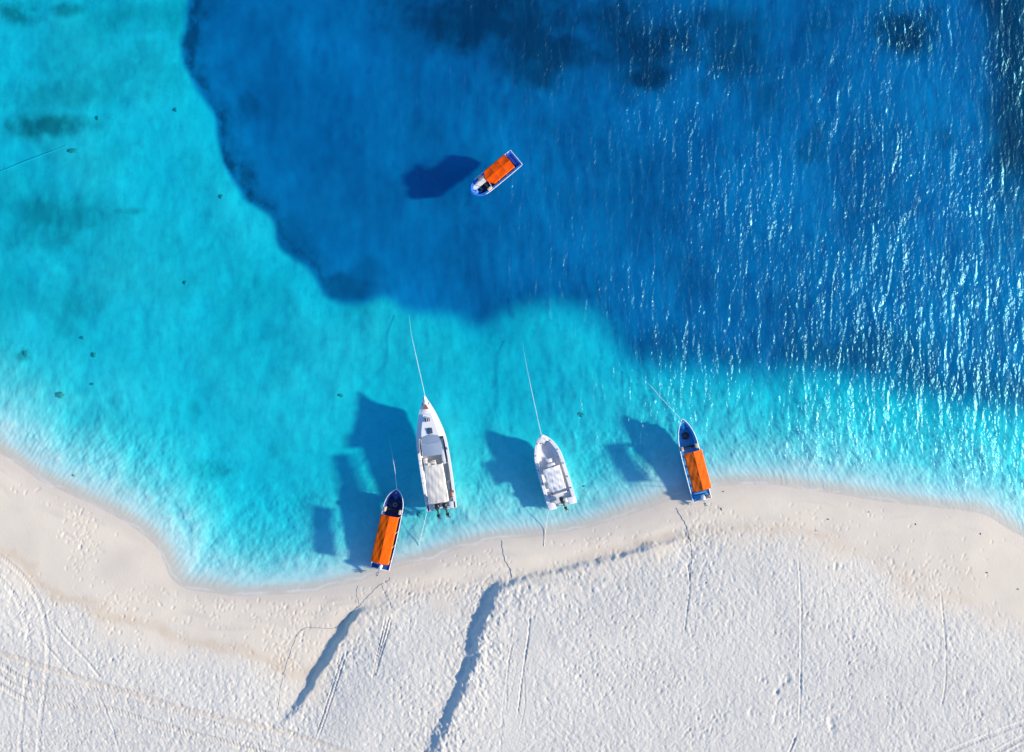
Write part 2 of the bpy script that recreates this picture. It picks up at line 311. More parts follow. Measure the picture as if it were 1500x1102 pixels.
deepc = g.mix(g.ramp(g.noise(pos, 0.085, 5, 0.58), 0.3, 0.7), c4((0.135, 0.195, 0.38)), c4((0.24, 0.33, 0.58)))
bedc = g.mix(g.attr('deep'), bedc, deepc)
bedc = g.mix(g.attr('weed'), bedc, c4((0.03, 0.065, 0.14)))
base = g.mix(under, base, bedc)
base = g.mix(g.math('MULTIPLY', g.attr('foam'), 0.42), base, c4((0.84, 0.84, 0.82)))
bs = g.n('ShaderNodeBsdfPrincipled'); g.l(base, bs.inputs['Base Color'])
g.l(g.math('SUBTRACT', 0.95, g.math('MULTIPLY', g.attr('wet_and_shade'), 0.4)), bs.inputs['Roughness']); bs.inputs['Specular IOR Level'].default_value = 0.2
hsum = g.math('ADD', g.math('MULTIPLY', g.noise(pos, 4.5, 4, 0.6), 1.0), g.math('MULTIPLY', n3, 0.25))
bm_ = g.n('ShaderNodeBump'); bm_.inputs['Distance'].default_value = 0.10
g.l(g.math('ADD', g.math('MULTIPLY', g.attr('dry'), 0.40), 0.12), bm_.inputs['Strength']); g.l(hsum, bm_.inputs['Height']); g.l(bm_.outputs[0], bs.inputs['Normal'])
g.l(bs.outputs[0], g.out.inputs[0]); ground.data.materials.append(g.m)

# ------------------------------------------------------------------ water: a closed body with absorption
w = NT('sea_water'); pos = w.pos()
mp = w.n('ShaderNodeMapping'); w.l(pos, mp.inputs[0]); mp.inputs['Scale'].default_value = (1.0, 0.27, 1); mp.inputs['Rotation'].default_value = (0, 0, R(5))
mp2 = w.n('ShaderNodeMapping'); w.l(pos, mp2.inputs[0]); mp2.inputs['Scale'].default_value = (1.0, 0.55, 1); mp2.inputs['Rotation'].default_value = (0, 0, R(-28))
sw1 = w.noise(mp.outputs[0], 1.15, 1, 0.5, 0.6)
sw2 = w.noise(mp2.outputs[0], 3.5, 1, 0.5, 0.3)
gust = w.ramp(w.noise(pos, 0.10, 3, 0.6), 0.35, 0.68)
sep = w.n('ShaderNodeSeparateXYZ'); w.l(pos, sep.inputs[0])
lee = w.ramp(w.math('ADD', sep.outputs[0], w.math('MULTIPLY', sep.outputs[1], 0.5)), -20, 36)     # sheltered by the beach on the west side
amp = w.math('ADD', 0.2, w.math('MULTIPLY', lee, w.math('ADD', 0.34, w.math('MULTIPLY', gust, 0.85))))
b1 = w.n('ShaderNodeBump'); b1.inputs['Distance'].default_value = 0.46; w.l(sw1, b1.inputs['Height']); amp = w.math('MULTIPLY', amp, w.math('ADD', 0.25, w.math('MULTIPLY', w.attr('open'), 0.75))); w.l(amp, b1.inputs['Strength'])
b2 = w.n('ShaderNodeBump'); b2.inputs['Distance'].default_value = 0.15; w.l(sw2, b2.inputs['Height']); w.l(amp, b2.inputs['Strength']); w.l(b1.outputs[0], b2.inputs['Normal'])
ge = w.n('ShaderNodeNewGeometry'); dt = w.n('ShaderNodeVectorMath', operation='DOT_PRODUCT'); w.l(b2.outputs[0], dt.inputs[0]); w.l(ge.outputs['Incoming'], dt.inputs[1])
ca = w.math('ABSOLUTE', dt.outputs['Value'])
fre = w.math('ADD', 0.02, w.math('MULTIPLY', 0.98, w.math('POWER', w.math('SUBTRACT', 1.0, ca, True), 5.0)), True)   # Schlick, the same from above and below
tr = w.n('ShaderNodeBsdfTransparent'); gs = []
for rg in (0.26, 0.46):                                       # wavelets finer than the ripples widen the glint
    gl = w.n('ShaderNodeBsdfGlossy'); gl.inputs['Color'].default_value = (0.33, 0.88, 1.0, 1); gl.inputs['Roughness'].default_value = rg; w.l(b2.outputs[0], gl.inputs['Normal']); gs.append(gl)
gm = w.n('ShaderNodeMixShader'); gm.inputs[0].default_value = 0.5; w.l(gs[0].outputs[0], gm.inputs[1]); w.l(gs[1].outputs[0], gm.inputs[2]); gl = gm
mx = w.n('ShaderNodeMixShader'); w.l(fre, mx.inputs[0]); w.l(tr.outputs[0], mx.inputs[1]); w.l(gl.outputs[0], mx.inputs[2]); w.l(mx.outputs[0], w.out.inputs['Surface'])
va = w.n('ShaderNodeVolumeAbsorption')
SIG = (1.2, 0.098, 0.046); DEN = max(SIG)
va.inputs['Color'].default_value = (1 - SIG[0] / DEN, 1 - SIG[1] / DEN, 1 - SIG[2] / DEN, 1); va.inputs['Density'].default_value = DEN
w.l(va.outputs[0], w.out.inputs['Volume'])
wxs = np.concatenate([[-550, -200, -80], np.linspace(-50, 50, 126), [80, 200, 550]]); wys = np.concatenate([[-550, -200, -80], np.linspace(-38, 38, 96), [80, 200, 550]])
nwx, nwy = len(wxs), len(wys); vs, op = [], []
for y in wys:
    for x in wxs: vs.append((x, y, 0.0)); op.append(float(sst(0.3, 6.0, -lookup(S, x, y))))
fs = [(j * nwx + i, j * nwx + i + 1, (j + 1) * nwx + i + 1, (j + 1) * nwx + i) for j in range(nwy - 1) for i in range(nwx - 1)]
ring = list(range(nwx)) + [j * nwx + nwx - 1 for j in range(1, nwy)] + [(nwy - 1) * nwx + i for i in range(nwx - 2, -1, -1)] + [j * nwx for j in range(nwy - 2, 0, -1)]
b0 = len(vs)
for k in ring: vs.append((vs[k][0], vs[k][1], -8.0)); op.append(1.0)
fs += [(ring[(k + 1) % len(ring)], ring[k], b0 + k, b0 + (k + 1) % len(ring)) for k in range(len(ring))] + [tuple(b0 + k for k in range(len(ring)))[::-1]]
me = bpy.data.meshes.new('water'); me.from_pydata(vs, [], fs); me.update(); me.materials.append(w.m)
at = me.attributes.new('open', 'FLOAT', 'POINT'); at.data.foreach_set('value', op)
water = bpy.data.objects.new('water', me); COL.objects.link(water); water['kind'] = 'structure'

def paint(name, col, rough=0.45, var=0.12, spec=0.4, metal=0.0, bumpd=0.0, bscale=12.0, dirt=None, transl=0.0):
    m = NT(name); tc = m.n('ShaderNodeTexCoord').outputs['Object']
    n = m.noise(tc, 1.7, 5, 0.6); n_ = m.noise(tc, 9.0, 4, 0.6)
    lo = tuple(max(0, c * (1 - var)) for c in col); hi = tuple(min(1, c * (1 + var * 0.6)) for c in col)
    c = m.mix(n, c4(lo), c4(hi))
    if dirt: c = m.mix(m.math('MULTIPLY', m.ramp(n_, 0.52, 0.72), 0.55), c, c4(dirt))
    b = m.n('ShaderNodeBsdfPrincipled'); m.l(c, b.inputs['Base Color']); b.inputs['Metallic'].default_value = metal; b.inputs['Specular IOR Level'].default_value = spec
    m.l(m.math('ADD', rough - 0.08, m.math('MULTIPLY', n_, 0.16)), b.inputs['Roughness'])
    if bumpd:
        bb = m.n('ShaderNodeBump'); bb.inputs['Distance'].default_value = bumpd; m.l(m.noise(tc, bscale, 3, 0.55), bb.inputs['Height']); m.l(bb.outputs[0], b.inputs['Normal'])
    m.l(b.outputs[0], m.out.inputs[0])
    if transl:
        t = m.n('ShaderNodeBsdfTranslucent'); m.l(c, t.inputs[0]); x = m.n('ShaderNodeMixShader'); x.inputs[0].default_value = transl
        m.l(b.outputs[0], x.inputs[1]); m.l(t.outputs[0], x.inputs[2]); m.l(x.outputs[0], m.out.inputs[0])
    return m.m
M = dict(
    white=paint('white_gelcoat', (0.80, 0.80, 0.80), 0.35, 0.06, dirt=(0.62, 0.58, 0.52)),
    liner=paint('pale_liner', (0.62, 0.66, 0.70), 0.5, 0.08, dirt=(0.52, 0.50, 0.48)),
    tanfloor=paint('tan_floor', (0.52, 0.47, 0.43), 0.6, 0.1),
    cream=paint('cream_canvas', (0.74, 0.71, 0.64), 0.9, 0.08, 0.1, bumpd=0.012, bscale=3.5, dirt=(0.62, 0.58, 0.50), transl=0.12),
    whitecanvas=paint('white_canvas', (0.80, 0.80, 0.79), 0.9, 0.06, 0.1, bumpd=0.012, bscale=4, dirt=(0.66, 0.66, 0.66), transl=0.12),
    orange=paint('orange_canvas', (0.93, 0.155, 0.008), 0.85, 0.06, 0.06, bumpd=0.007, bscale=2.0, dirt=(0.86, 0.13, 0.008), transl=0.26),
    orangefade=paint('faded_orange_canvas', (0.93, 0.19, 0.022), 0.85, 0.10, 0.06, bumpd=0.010, bscale=2.0, dirt=(0.80, 0.13, 0.012), transl=0.26),
    orangered=paint('red_orange_canvas', (0.92, 0.115, 0.006), 0.85, 0.08, 0.06, bumpd=0.010, bscale=2.0, dirt=(0.86, 0.16, 0.012), transl=0.26),
    seam=paint('orange_seam', (0.62, 0.09, 0.012), 0.85, 0.1, 0.1),
    navy=paint('navy_paint', (0.010, 0.065, 0.30), 0.4, 0.2, dirt=(0.02, 0.06, 0.16)),
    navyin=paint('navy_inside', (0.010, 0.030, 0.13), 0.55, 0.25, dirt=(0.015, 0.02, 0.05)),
    blue=paint('sky_blue_paint', (0.05, 0.36, 0.70), 0.4, 0.15, dirt=(0.08, 0.22, 0.42)),
    bluein=paint('blue_inside', (0.04, 0.30, 0.66), 0.5, 0.2, dirt=(0.05, 0.20, 0.42)),
    royal=paint('royal_blue_paint', (0.02, 0.16, 0.62), 0.4, 0.15, dirt=(0.02, 0.12, 0.48)),
    royaldeck=paint('deep_blue_deck', (0.010, 0.05, 0.36), 0.5, 0.2),
    black=paint('black_cowling', (0.018, 0.020, 0.025), 0.3, 0.3, 0.5),
    dark=paint('dark_metal', (0.05, 0.05, 0.055), 0.4, 0.2, 0.5, 0.4),
    steel=paint('steel_tube', (0.55, 0.56, 0.58), 0.3, 0.1, 0.5, 0.9),
    glass=paint('tinted_window', (0.05, 0.09, 0.14), 0.12, 0.2, 0.6),
    smoke=paint('smoky_screen', (0.30, 0.38, 0.48), 0.2, 0.15, 0.6),
    wood=paint('brown_wood', (0.30, 0.12, 0.05), 0.6, 0.3, dirt=(0.16, 0.07, 0.03)),
    beige=paint('beige_post', (0.60, 0.50, 0.40), 0.6, 0.15),
    rope=paint('white_rope', (0.78, 0.80, 0.78), 0.9, 0.1, 0.1), darkrope=paint('grey_rope', (0.26, 0.28, 0.31), 0.9, 0.3, 0.1),
    ring=paint('dark_red_rubber', (0.10, 0.025, 0.018), 0.6, 0.4), tank=paint('orange_plastic', (0.55, 0.20, 0.05), 0.5, 0.2),
    rubber=paint('black_rubber', (0.02, 0.02, 0.022), 0.6, 0.3), fender=paint('blue_fender', (0.04, 0.12, 0.34), 0.4, 0.2),
    coral=paint('dark_coral', (0.38, 0.45, 0.42), 0.9, 0.5, 0.1, bumpd=0.05, bscale=9), drift=paint('brown_debris', (0.16, 0.12, 0.09), 0.9, 0.4, 0.1, bumpd=0.02),
    teal=paint('teal_rope', (0.25, 0.50, 0.52), 0.9, 0.2, 0.1),
)

# ------------------------------------------------------------------ mesh builder
class MB:
    def __init__(s): s.v = []; s.f = []
    def add(s, vs, fs):
        o = len(s.v); s.v += [tuple(v) for v in vs]; s.f += [tuple(i + o for i in f) for f in fs]
    def box(s, c, d, rot=0.0, bev=0.02, taper=1.0, pitch=0.0, roll=0.0):
        b = bmesh.new(); bmesh.ops.create_cube(b, size=1.0)
        for v in b.verts:
            k = taper if v.co.z > 0 else 1.0
            v.co = Vector((v.co.x * d[0] * k, v.co.y * d[1] * k, v.co.z * d[2]))
        if bev: bmesh.ops.bevel(b, geom=b.edges[:] , offset=min(bev, min(d) * 0.3), segments=2, affect='EDGES', profile=0.5)
        mt = Matrix.Translation(c) @ Matrix.Rotation(rot, 4, 'Z') @ Matrix.Rotation(pitch, 4, 'X') @ Matrix.Rotation(roll, 4, 'Y')
        s.bm(b, mt)
    def bm(s, b, mt=Matrix()):
        b.verts.index_update(); s.add([mt @ v.co for v in b.verts], [[v.index for v in f.verts] for f in b.faces]); b.free()
    def tube(s, pts, r, seg=8, closed=False):
        pts = [Vector(p) for p in pts]; n = len(pts); rs = r if isinstance(r, (list, tuple)) else [r] * n; rings = []
        for i, p in enumerate(pts):
            a = pts[(i - 1) % n] if (i or closed) else p; b = pts[(i + 1) % n] if (i < n - 1 or closed) else p
            t = (b - a).normalized(); up = Vector((0, 0, 1)) if abs(t.z) < 0.95 else Vector((1, 0, 0)); u = t.cross(up).normalized(); q = u.cross(t)
            rings.append([p + (u * math.cos(2 * math.pi * k / seg) + q * math.sin(2 * math.pi * k / seg)) * rs[i] for k in range(seg)])
        s.loft(rings, cap=not closed, loop=closed)
    def loft(s, rings, cap=True, loop=False):
        n = len(rings); m = len(rings[0]); fs = []
        for i in range(n if loop else n - 1):
            j = (i + 1) % n
            for k in range(m):
                l = (k + 1) % m; fs.append((i * m + k, i * m + l, j * m + l, j * m + k))
        if cap: fs.append(tuple(range(m))[::-1]); fs.append(tuple((n - 1) * m + k for k in range(m)))
        s.add([p for r_ in rings for p in r_], fs)
    def sheet(s, grid, th):
        """grid[i][j] of points -> closed slab of thickness th"""
        n, m = len(grid), len(grid[0]); top = [Vector(p) for r_ in grid for p in r_]; bot = [p - Vector((0, 0, th)) for p in top]; N = n * m; fs = []
        I = lambda i, j: i * m + j
        for i in range(n - 1):
            for j in range(m - 1):
                fs.append((I(i, j), I(i + 1, j), I(i + 1, j + 1), I(i, j + 1))); fs.append((N + I(i, j), N + I(i, j + 1), N + I(i + 1, j + 1), N + I(i + 1, j)))
        for i in range(n - 1):
            fs.append((I(i, 0), N + I(i, 0), N + I(i + 1, 0), I(i + 1, 0))); fs.append((I(i, m - 1), I(i + 1, m - 1), N + I(i + 1, m - 1), N + I(i, m - 1)))
        for j in range(m - 1):
            fs.append((I(0, j), I(0, j + 1), N + I(0, j + 1), N + I(0, j))); fs.append((I(n - 1, j), N + I(n - 1, j), N + I(n - 1, j + 1), I(n - 1, j + 1)))
        s.add(top + bot, fs)
    def build(s, name, mat, parent=None, angle=40, label=None):
        me = bpy.data.meshes.new(name); me.from_pydata(s.v, [], s.f)
        b = bmesh.new(); b.from_mesh(me); bmesh.ops.recalc_face_normals(b, faces=b.faces); b.to_mesh(me); b.free()
        me.polygons.foreach_set('use_smooth', [True] * len(me.polygons)); me.set_sharp_from_angle(angle=R(angle))
        me.materials.append(mat); o = bpy.data.objects.new(name, me); COL.objects.link(o)
        if parent: o.parent = parent
        if label: o['label'] = label
        return o
def tag(o, label, cat, group=None, kind=None):
    o['label'] = label; o['category'] = cat
    if group: o['group'] = group
    if kind: o['kind'] = kind
    return o
def empty(name, loc=(0, 0, 0), rz=0.0):
    o = bpy.data.objects.new(name, None); COL.objects.link(o); o.location = loc; o.rotation_euler = (0, 0, rz); o.empty_display_size = 0.3; return o
def interp(t, tab):
    xs_, ys_ = zip(*tab); 
    for i in range(len(xs_) - 1):
        if t <= xs_[i + 1]:
            u = (t - xs_[i]) / (xs_[i + 1] - xs_[i])
            p0 = ys_[max(i - 1, 0)]; p1, p2 = ys_[i], ys_[i + 1]; p3 = ys_[min(i + 2, len(ys_) - 1)]
            h = xs_[i + 1] - xs_[i]; m1 = (p2 - p0) / max(1e-6, xs_[i + 1] - xs_[max(i - 1, 0)]) * h; m2 = (p3 - p1) / max(1e-6, xs_[min(i + 2, len(xs_) - 1)] - xs_[i]) * h
            if i == len(xs_) - 2: m2 = (p2 - p1) * 1.6
            return (2*u**3-3*u**2+1)*p1 + (u**3-2*u**2+u)*m1 + (-2*u**3+3*u**2)*p2 + (u**3-u**2)*m2
    return ys_[-1]
class Hull:
    def __init__(s, L, B, tab, z0, z1, draft, gun, flare=0.80):
        s.L, s.B, s.tab, s.z0, s.z1, s.draft, s.gun, s.flare = L, B, tab, z0, z1, draft, gun, flare; s.rk = 0.15
        s.ts = [0, .04, .1, .18, .26, .34, .42, .5, .58, .65, .71, .77, .82, .86, .9, .93, .955, .975, .99, 1.0]
    def hw(s, t): return max(0.012, 0.5 * s.B * interp(t, s.tab))
    def y(s, t): return (t - 0.5) * s.L
    def zs(s, t): return s.z0 + (s.z1 - s.z0) * max(0, (t - 0.15) / 0.85) ** 1.8
    def gw(s, t): return min(s.gun, s.hw(t) * 0.55)
    def shell(s, name, mat, root):
        """outer skin with a rolled gunwale and a thin inside skin, open on top"""
        mb = MB(); rings = []
        for t in s.ts:
            h = s.hw(t); z = s.zs(t); y = s.y(t); rake = 0.0 if t < 0.8 else ((t - 0.8) / 0.2) ** 2
            bot = -s.draft + (s.draft * 0.9 + 0.25 * z) * rake ** 1.4; fl = s.flare - 0.35 * rake; yb = y - s.rk * s.L * rake
            ch = bot + 0.22 + 0.25 * rake; gi = h - s.gw(t); zin = 0.14
            half = [(0.0, yb, bot), (h * fl * 0.9, y * .2 + yb * .8, min(ch, z - .08)), (h * (fl + (1 - fl) * 0.55), y - 0.38 * s.rk * s.L * rake, (ch + z) / 2), (h, y, z - 0.05), (h, y, z), (gi, y, z), (gi * 0.97, y - 0.45 * s.rk * s.L * rake, max(min(z - 0.06, (z + zin) / 2), bot + .3)), (gi * 0.93, y - 0.95 * s.rk * s.L * rake, max(zin, bot + .06))]
            rings.append([Vector((a, b, c)) for a, b, c in half] + [Vector((-a, b, c)) for a, b, c in half[:0:-1]])
        # ring order: keel, starboard out, up, in, down ... port down, in, out
        mb.loft(rings); return mb.build(name, mat, root, 35)
    def rim(s, name, mat, root, r=0.035, t0=0.0, drop=0.03, out=0.012, transom=True):
        mb = MB(); st = [(s.hw(t) + out, s.y(t), s.zs(t) - drop) for t in s.ts if t >= t0]
        nose = [(0, s.y(1) + out + .02, s.zs(1) - drop)]
        mb.tube(st + nose + [(-a, b, c) for a, b, c in st[::-1]], r, 8)
        if transom and t0 == 0: mb.tube([(-st[0][0], st[0][1], st[0][2]), (st[0][0], st[0][1], st[0][2])], r, 8)
        return mb.build(name, mat, root)
    def floor(s, name, mat, root, t0, t1, z, inset=None, crown=0.0, th=0.04):
        mb = MB(); g_ = []; ts = [t0 + (t1 - t0) * i / 24 for i in range(25)]
        for t in ts:
            h = s.hw(t) - (s.gw(t) + 0.004 if inset is None else inset); h = max(h, 0.008); zz = z(t) if callable(z) else z
            g_.append([(h * (k / 4 - 1), s.y(t), zz + crown * (1 - (k / 4 - 1) ** 2)) for k in range(9)])
        mb.sheet(g_, th); return mb.build(name, mat, root)
    def cover(s, name, mat, root, t0, t1, crown, lift=0.006):
        """deck that laps onto the gunwale"""
        return s.floor(name, mat, root, t0, t1, lambda t: s.zs(t) + lift, 0.05, crown, 0.03)

def outboard(root, x, y, z, mat, k=1.0, tilt=62, yaw=0.0, leg=None, name='outboard_motor'):
    """motor tilted up: cowling over the transom, leg and screw pointing astern"""
    e = bpy.data.objects.new(name, None); COL.objects.link(e); e.parent = root; e.location = (x, y, z); e.rotation_euler = (0, 0, yaw)
    T = Matrix.Rotation(-R(tilt), 4, 'X')                    # local frame: z up the motor, y forward
    def put(mb):
        mb.v = [tuple(T @ Vector(v)) for v in mb.v]; return mb
    mb = MB(); rings = []
    for (zz, sx, y0, y1) in [(0.10, .13, -.22, .16), (0.16, .17, -.28, .20), (0.32, .19, -.31, .22), (0.46, .185, -.30, .20), (0.58, .15, -.25, .13), (0.63, .09, -.17, .05)]:
        rings.append([Vector((math.copysign(abs(math.cos(a)) ** .6, math.cos(a)) * sx * k, ((y0 + y1) / 2 + math.copysign(abs(math.sin(a)) ** .7, math.sin(a)) * (y1 - y0) / 2) * k, zz * k)) for a in [2 * math.pi * i / 20 for i in range(20)]])
    mb.loft(rings); put(mb).build('cowling', mat, e, 50)
    mb = MB(); rings = []
    for (zz, sx, y0, y1) in [(0.11, .10, -.20, .10), (-.10, .075, -.17, .06), (-.45, .055, -.14, .05), (-.62, .05, -.16, .04), (-.70, .04, -.15, .03)]:
        rings.append([Vector((math.cos(a) * sx * k, ((y0 + y1) / 2 + math.sin(a) * (y1 - y0) / 2) * k, zz * k)) for a in [2 * math.pi * i / 14 for i in range(14)]])
    mb.loft(rings); mb.box((0, -.14 * k, -.52 * k), (.24 * k, .30 * k, .02 * k), 0, 0.005)
    mb.loft([[Vector((math.cos(a) * r_ * k, yy * k, (-.72 + math.sin(a) * r_) * k)) for a in [2 * math.pi * i / 12 for i in range(12)]] for yy, r_ in [(.16, .012), (.10, .05), (-.05, .065), (-.20, .06), (-.27, .045)]])
    mb.loft([[Vector((sx_ * .012 * k, yy * k, zz * k)) for sx_, yy in ((1, a_), (-1, a_), (-1, b_), (1, b_))] for zz, a_, b_ in [(-.74, .02, -.16), (-.94, -.08, -.15)]])
    put(mb).build('drive_leg', leg or M['dark'], e, 40)
    mb = MB()
    for i in range(3):
        a = 2 * math.pi * i / 3 + .3; ca, sa = math.cos(a), math.sin(a); pts = []
        for rr, hw_ in [(.03, .03), (.10, .065), (.16, .06), (.19, .02)]:
            pts.append((rr, hw_))
        g_ = [[((rr * ca - q * hw_ * sa) * k, (-.30 + q * .02) * k, (-.72 + rr * sa + q * hw_ * ca) * k) for q in (-1, 0, 1)] for rr, hw_ in pts]
        mb.sheet(g_, 0.008)
    mb.loft([[Vector((math.cos(a) * r_ * k, yy * k, (-.72 + math.sin(a) * r_) * k)) for a in [2 * math.pi * i / 10 for i in range(10)]] for yy, r_ in [(-.26, .045), (-.34, .035), (-.36, .01)]])
    put(mb).build('propeller', M['steel'], e)
    mb = MB(); mb.box((0, .12 * k, -.02 * k), (.26 * k, .16 * k, .30 * k), 0, .02); mb.box((0, .26 * k, -.12 * k), (.20 * k, .16 * k, .20 * k), 0, .02)
    mb.build('mounting_bracket', M['dark'], e)
    return e

def gable(root, y0, y1, hw, ze, zr, mat, seed, nose=0.0, ribs=4, ridge_off=0.0, droop=0.10, name='canopy'):
    rr = random.Random(seed); ny, nx = 40, 18; g_ = []
    ph = [rr.uniform(0, 6.28) for _ in range(8)]
    for i in range(ny + 1):
        v = i / ny; row = []
        for j in range(nx + 1):
            u = -1 + 2 * j / nx; a = abs(u)
            hwv = hw * (1 - nose * max(0, (v - 0.86) / 0.14) * 1.0) if nose else hw
            x = u * hwv; z = zr - (zr - ze) * a ** 1.15
            sag = abs(math.sin(math.pi * v * (ribs - 1))) ; z -= 0.032 * sag * (0.3 + 0.7 * math.sin(math.pi * min(1, a + .08)))
            z += 0.010 * math.sin(9 * v + 5 * u + ph[0]) + 0.007 * math.sin(21 * v - 11 * u + ph[1]) + 0.005 * math.sin(33 * v + 17 * u + ph[2])
            if a > 0.97: z -= droop
            row.append((x + ridge_off * (1 - a), y0 + (y1 - y0) * v, z))
        g_.append(row)
    mb = MB(); mb.sheet(g_, 0.012); c = mb.build(name, mat, root, 30)
    return c, g_

def post(mb, p, q, r=0.022): mb.tube([p, q], r, 8)

def place(stern, bow, z=0.0, hgt=0.8):
    """root transform from stern and bow pixels of the sheer line"""
    k = 1 - hgt / CAM_H; a = Vector(P(*stern)) * k; b = Vector(P(*bow)) * k
    d = b - a; c = (a + b) / 2
    return c, d.length, math.atan2(-d.x, d.y)

# ------------------------------------------------------------------ large white motor boat
c, L, rz = place((647, 746.5), (622.5, 580), 0, 0.9)
big = empty('motor_boat', (c.x, c.y, 0), rz)
tag(big, 'large white motor boat with cream canopy and two black outboards', 'boat', 'boats moored off the beach')
H = Hull(L, 2.80, [(0, .95), (.3, 1.0), (.5, .985), (.64, .92), (.8, .63), (.9, .36), (.96, .15), (1, .01)], 0.85, 1.35, 0.35, 0.20, 0.86); H.rk = 0.20
H.shell('hull', M['white'], big)
H.rim('rub_rail', M['white'], big, 0.03)
H.floor('cockpit_floor', M['tanfloor'], big, 0.10, 0.66, 0.30)
H.cover('foredeck', M['white'], big, 0.635, 0.992, 0.10)
H.floor('aft_platform', M['liner'], big, 0.004, 0.10, 0.42)
mb = MB()
for s_ in (-1, 1):
    mb = MB(); mb.box((s_ * 1.02, -L / 2 + .28, .80), (.55, .62, .10), 0, .03); mb.build('swim_platform', M['white'], big)
mb = MB()                                                    # trunk cabin and its coaming in front of the cockpit
mb.loft([[Vector((x, H.y(t), z)) for x, z in ((-w_, 1.02), (-w_ * .93, zt), (w_ * .93, zt), (w_, 1.02))] for t, w_, zt in ((.64, .86, 1.48), (.70, .76, 1.46), (.78, .56, 1.36), (.84, .40, 1.34))])
mb.build('cabin_top', M['white'], big)
mb = MB()
mb.sheet([[(-.78 + .39 * j, H.y(.645) - .02 + .25 * (1 - abs(j - 2) / 2 * .8) , 1.50) for j in range(5)], [(-.82 + .41 * j, H.y(.645) - .55, 1.72) for j in range(5)]], 0.02)
mb.build('windscreen', M['smoke'], big)
mb = MB(); mb.sheet([[(-.84 + .21 * j, H.y(.645) - .56 - i * .16, 1.72 + .05 * math.sin(math.pi * j / 8)) for j in range(9)] for i in range(8)], .03)
mb.build('windscreen_roof', M['smoke'], big)
mb = MB(); mb.box((-.85, H.y(.55), .62), (.34, 1.55, .62), 0, .05); mb.box((-.85, H.y(.40), .55), (.34, 1.2, .5), 0, .05); mb.build('side_bench', M['white'], big)
mb = MB(); mb.box((.84, H.y(.50), .58), (.34, 2.3, .56), 0, .05); mb.build('side_bench', M['liner'], big)
mb = MB(); mb.box((-.15, H.y(.415), .75), (.48, .40, .16), .08, .05); mb.box((-.15, H.y(.415) - .22, .95), (.48, .10, .46), .08, .04); mb.box((-.15, H.y(.415), .48), (.2, .2, .4), 0, .02); mb.build('helm_seat', M['cream'], big)
cv_y0, cv_y1 = H.y(.085), H.y(.41)
def flat_canopy(root, y0, y1, hw0, hw1, z, mat, seed, crown=.10):
    rr = random.Random(seed); ph = [rr.uniform(0, 6.28) for _ in range(9)]; g_ = []
    for i in range(37):
        v = i / 36; row = []
        for j in range(25):
            u = -1 + j / 12; hw = hw0 + (hw1 - hw0) * v
            zz = z + crown * (1 - u * u) * (.7 + .3 * math.cos(2 * math.pi * v * 2)) - .05 * math.sin(math.pi * v * 3) ** 2
            zz += .008 * math.sin(11 * u + 3 * v + ph[0]) * (1 - v) + .004 * math.sin(19 * u - 6 * v + ph[1]) + .010 * math.sin(8 * u + 19 * v + ph[2]) + .006 * math.sin(37 * u + 11 * v + ph[3])
            if abs(u) > .97: zz -= .09
            row.append((u * hw + .012 * math.sin(16 * v + ph[4]), y0 + (y1 - y0) * v + .02 * math.sin(7 * u + ph[5]), zz))
        g_.append(row)
    mb = MB(); mb.sheet(g_, .012); return mb.build('canopy', mat, root, 30)
flat_canopy(big, cv_y0, cv_y1, .93, .86, 2.35, M['cream'], 3)
for yy in (cv_y0 + .1, (cv_y0 + cv_y1) / 2, cv_y1 - .1):
    mb = MB(); mb.tube([(-1.22, yy, .86), (-.92, yy, 2.26), (-.5, yy, 2.31), (0, yy, 2.32), (.5, yy, 2.31), (.92, yy, 2.26), (1.22, yy, .86)], .022); mb.build('canopy_hoop', M['steel'], big)
mb = MB(); mb.tube([(-.95, cv_y0 - .02, 2.28), (.95, cv_y0 - .02, 2.28)], .045); mb.build('canopy_bar', M['wood'], big, label='brown wooden bar along the rear edge of the canopy')
mb = MB(); mb.box((1.05, H.y(.115), .92), (.20, .62, .16), 0, .02); mb.build('corner_block', M['wood'], big)
mb = MB(); mb.box((-1.06, H.y(.105), .92), (.16, .52, .14), 0, .02); mb.build('corner_block', M['wood'], big)
mb = MB(); mb.loft([[Vector((x, y, z)) for x, y in ((-.24, H.y(.885)), (.22, H.y(.885)), (.04, H.y(.925)), (-.05, H.y(.925)))] for z in (1.28, 1.42)]); mb.build('anchor_locker', M['wood'], big)
mb = MB(); mb.box((-.02, H.y(.795), 1.45), (.42, .42, .07), 0, .02); h = mb.build('deck_hatch', M['glass'], big)
mb = MB()
for x in (-.10, .06): mb.box((x, H.y(.795), 1.492), (.035, .38, .02), 0, .004)
for y in (-.21, .21): mb.box((-.02, H.y(.795) + y, 1.49), (.46, .035, .02), 0, .004)
mb.build('hatch_frame', M['white'], h)
mb = MB(); mb.box((.06, H.y(.695), 1.50), (.46, .52, .06), 0, .02); mb.build('deck_hatch', M['glass'], big)
for s_ in (-1, 1):
    for t in (.14, .52, .93):
        mb = MB(); x = s_ * (H.hw(t) - .09); mb.box((x, H.y(t), H.zs(t) + .04), (.05, .22, .05), 0, .01); mb.build('cleat', M['dark'], big)
mb = MB(); mb.tube([(.9, cv_y0 + .3, .45), (.9, cv_y0 + 1.5, .5)], .09); mb.build('rolled_cover', M['cream'], big)
outboard(big, -.34, -L / 2 + .10, .98, M['black'], 1.20, 58, R(-4)); outboard(big, .40, -L / 2 + .10, .98, M['black'], 1.20, 58, R(5))

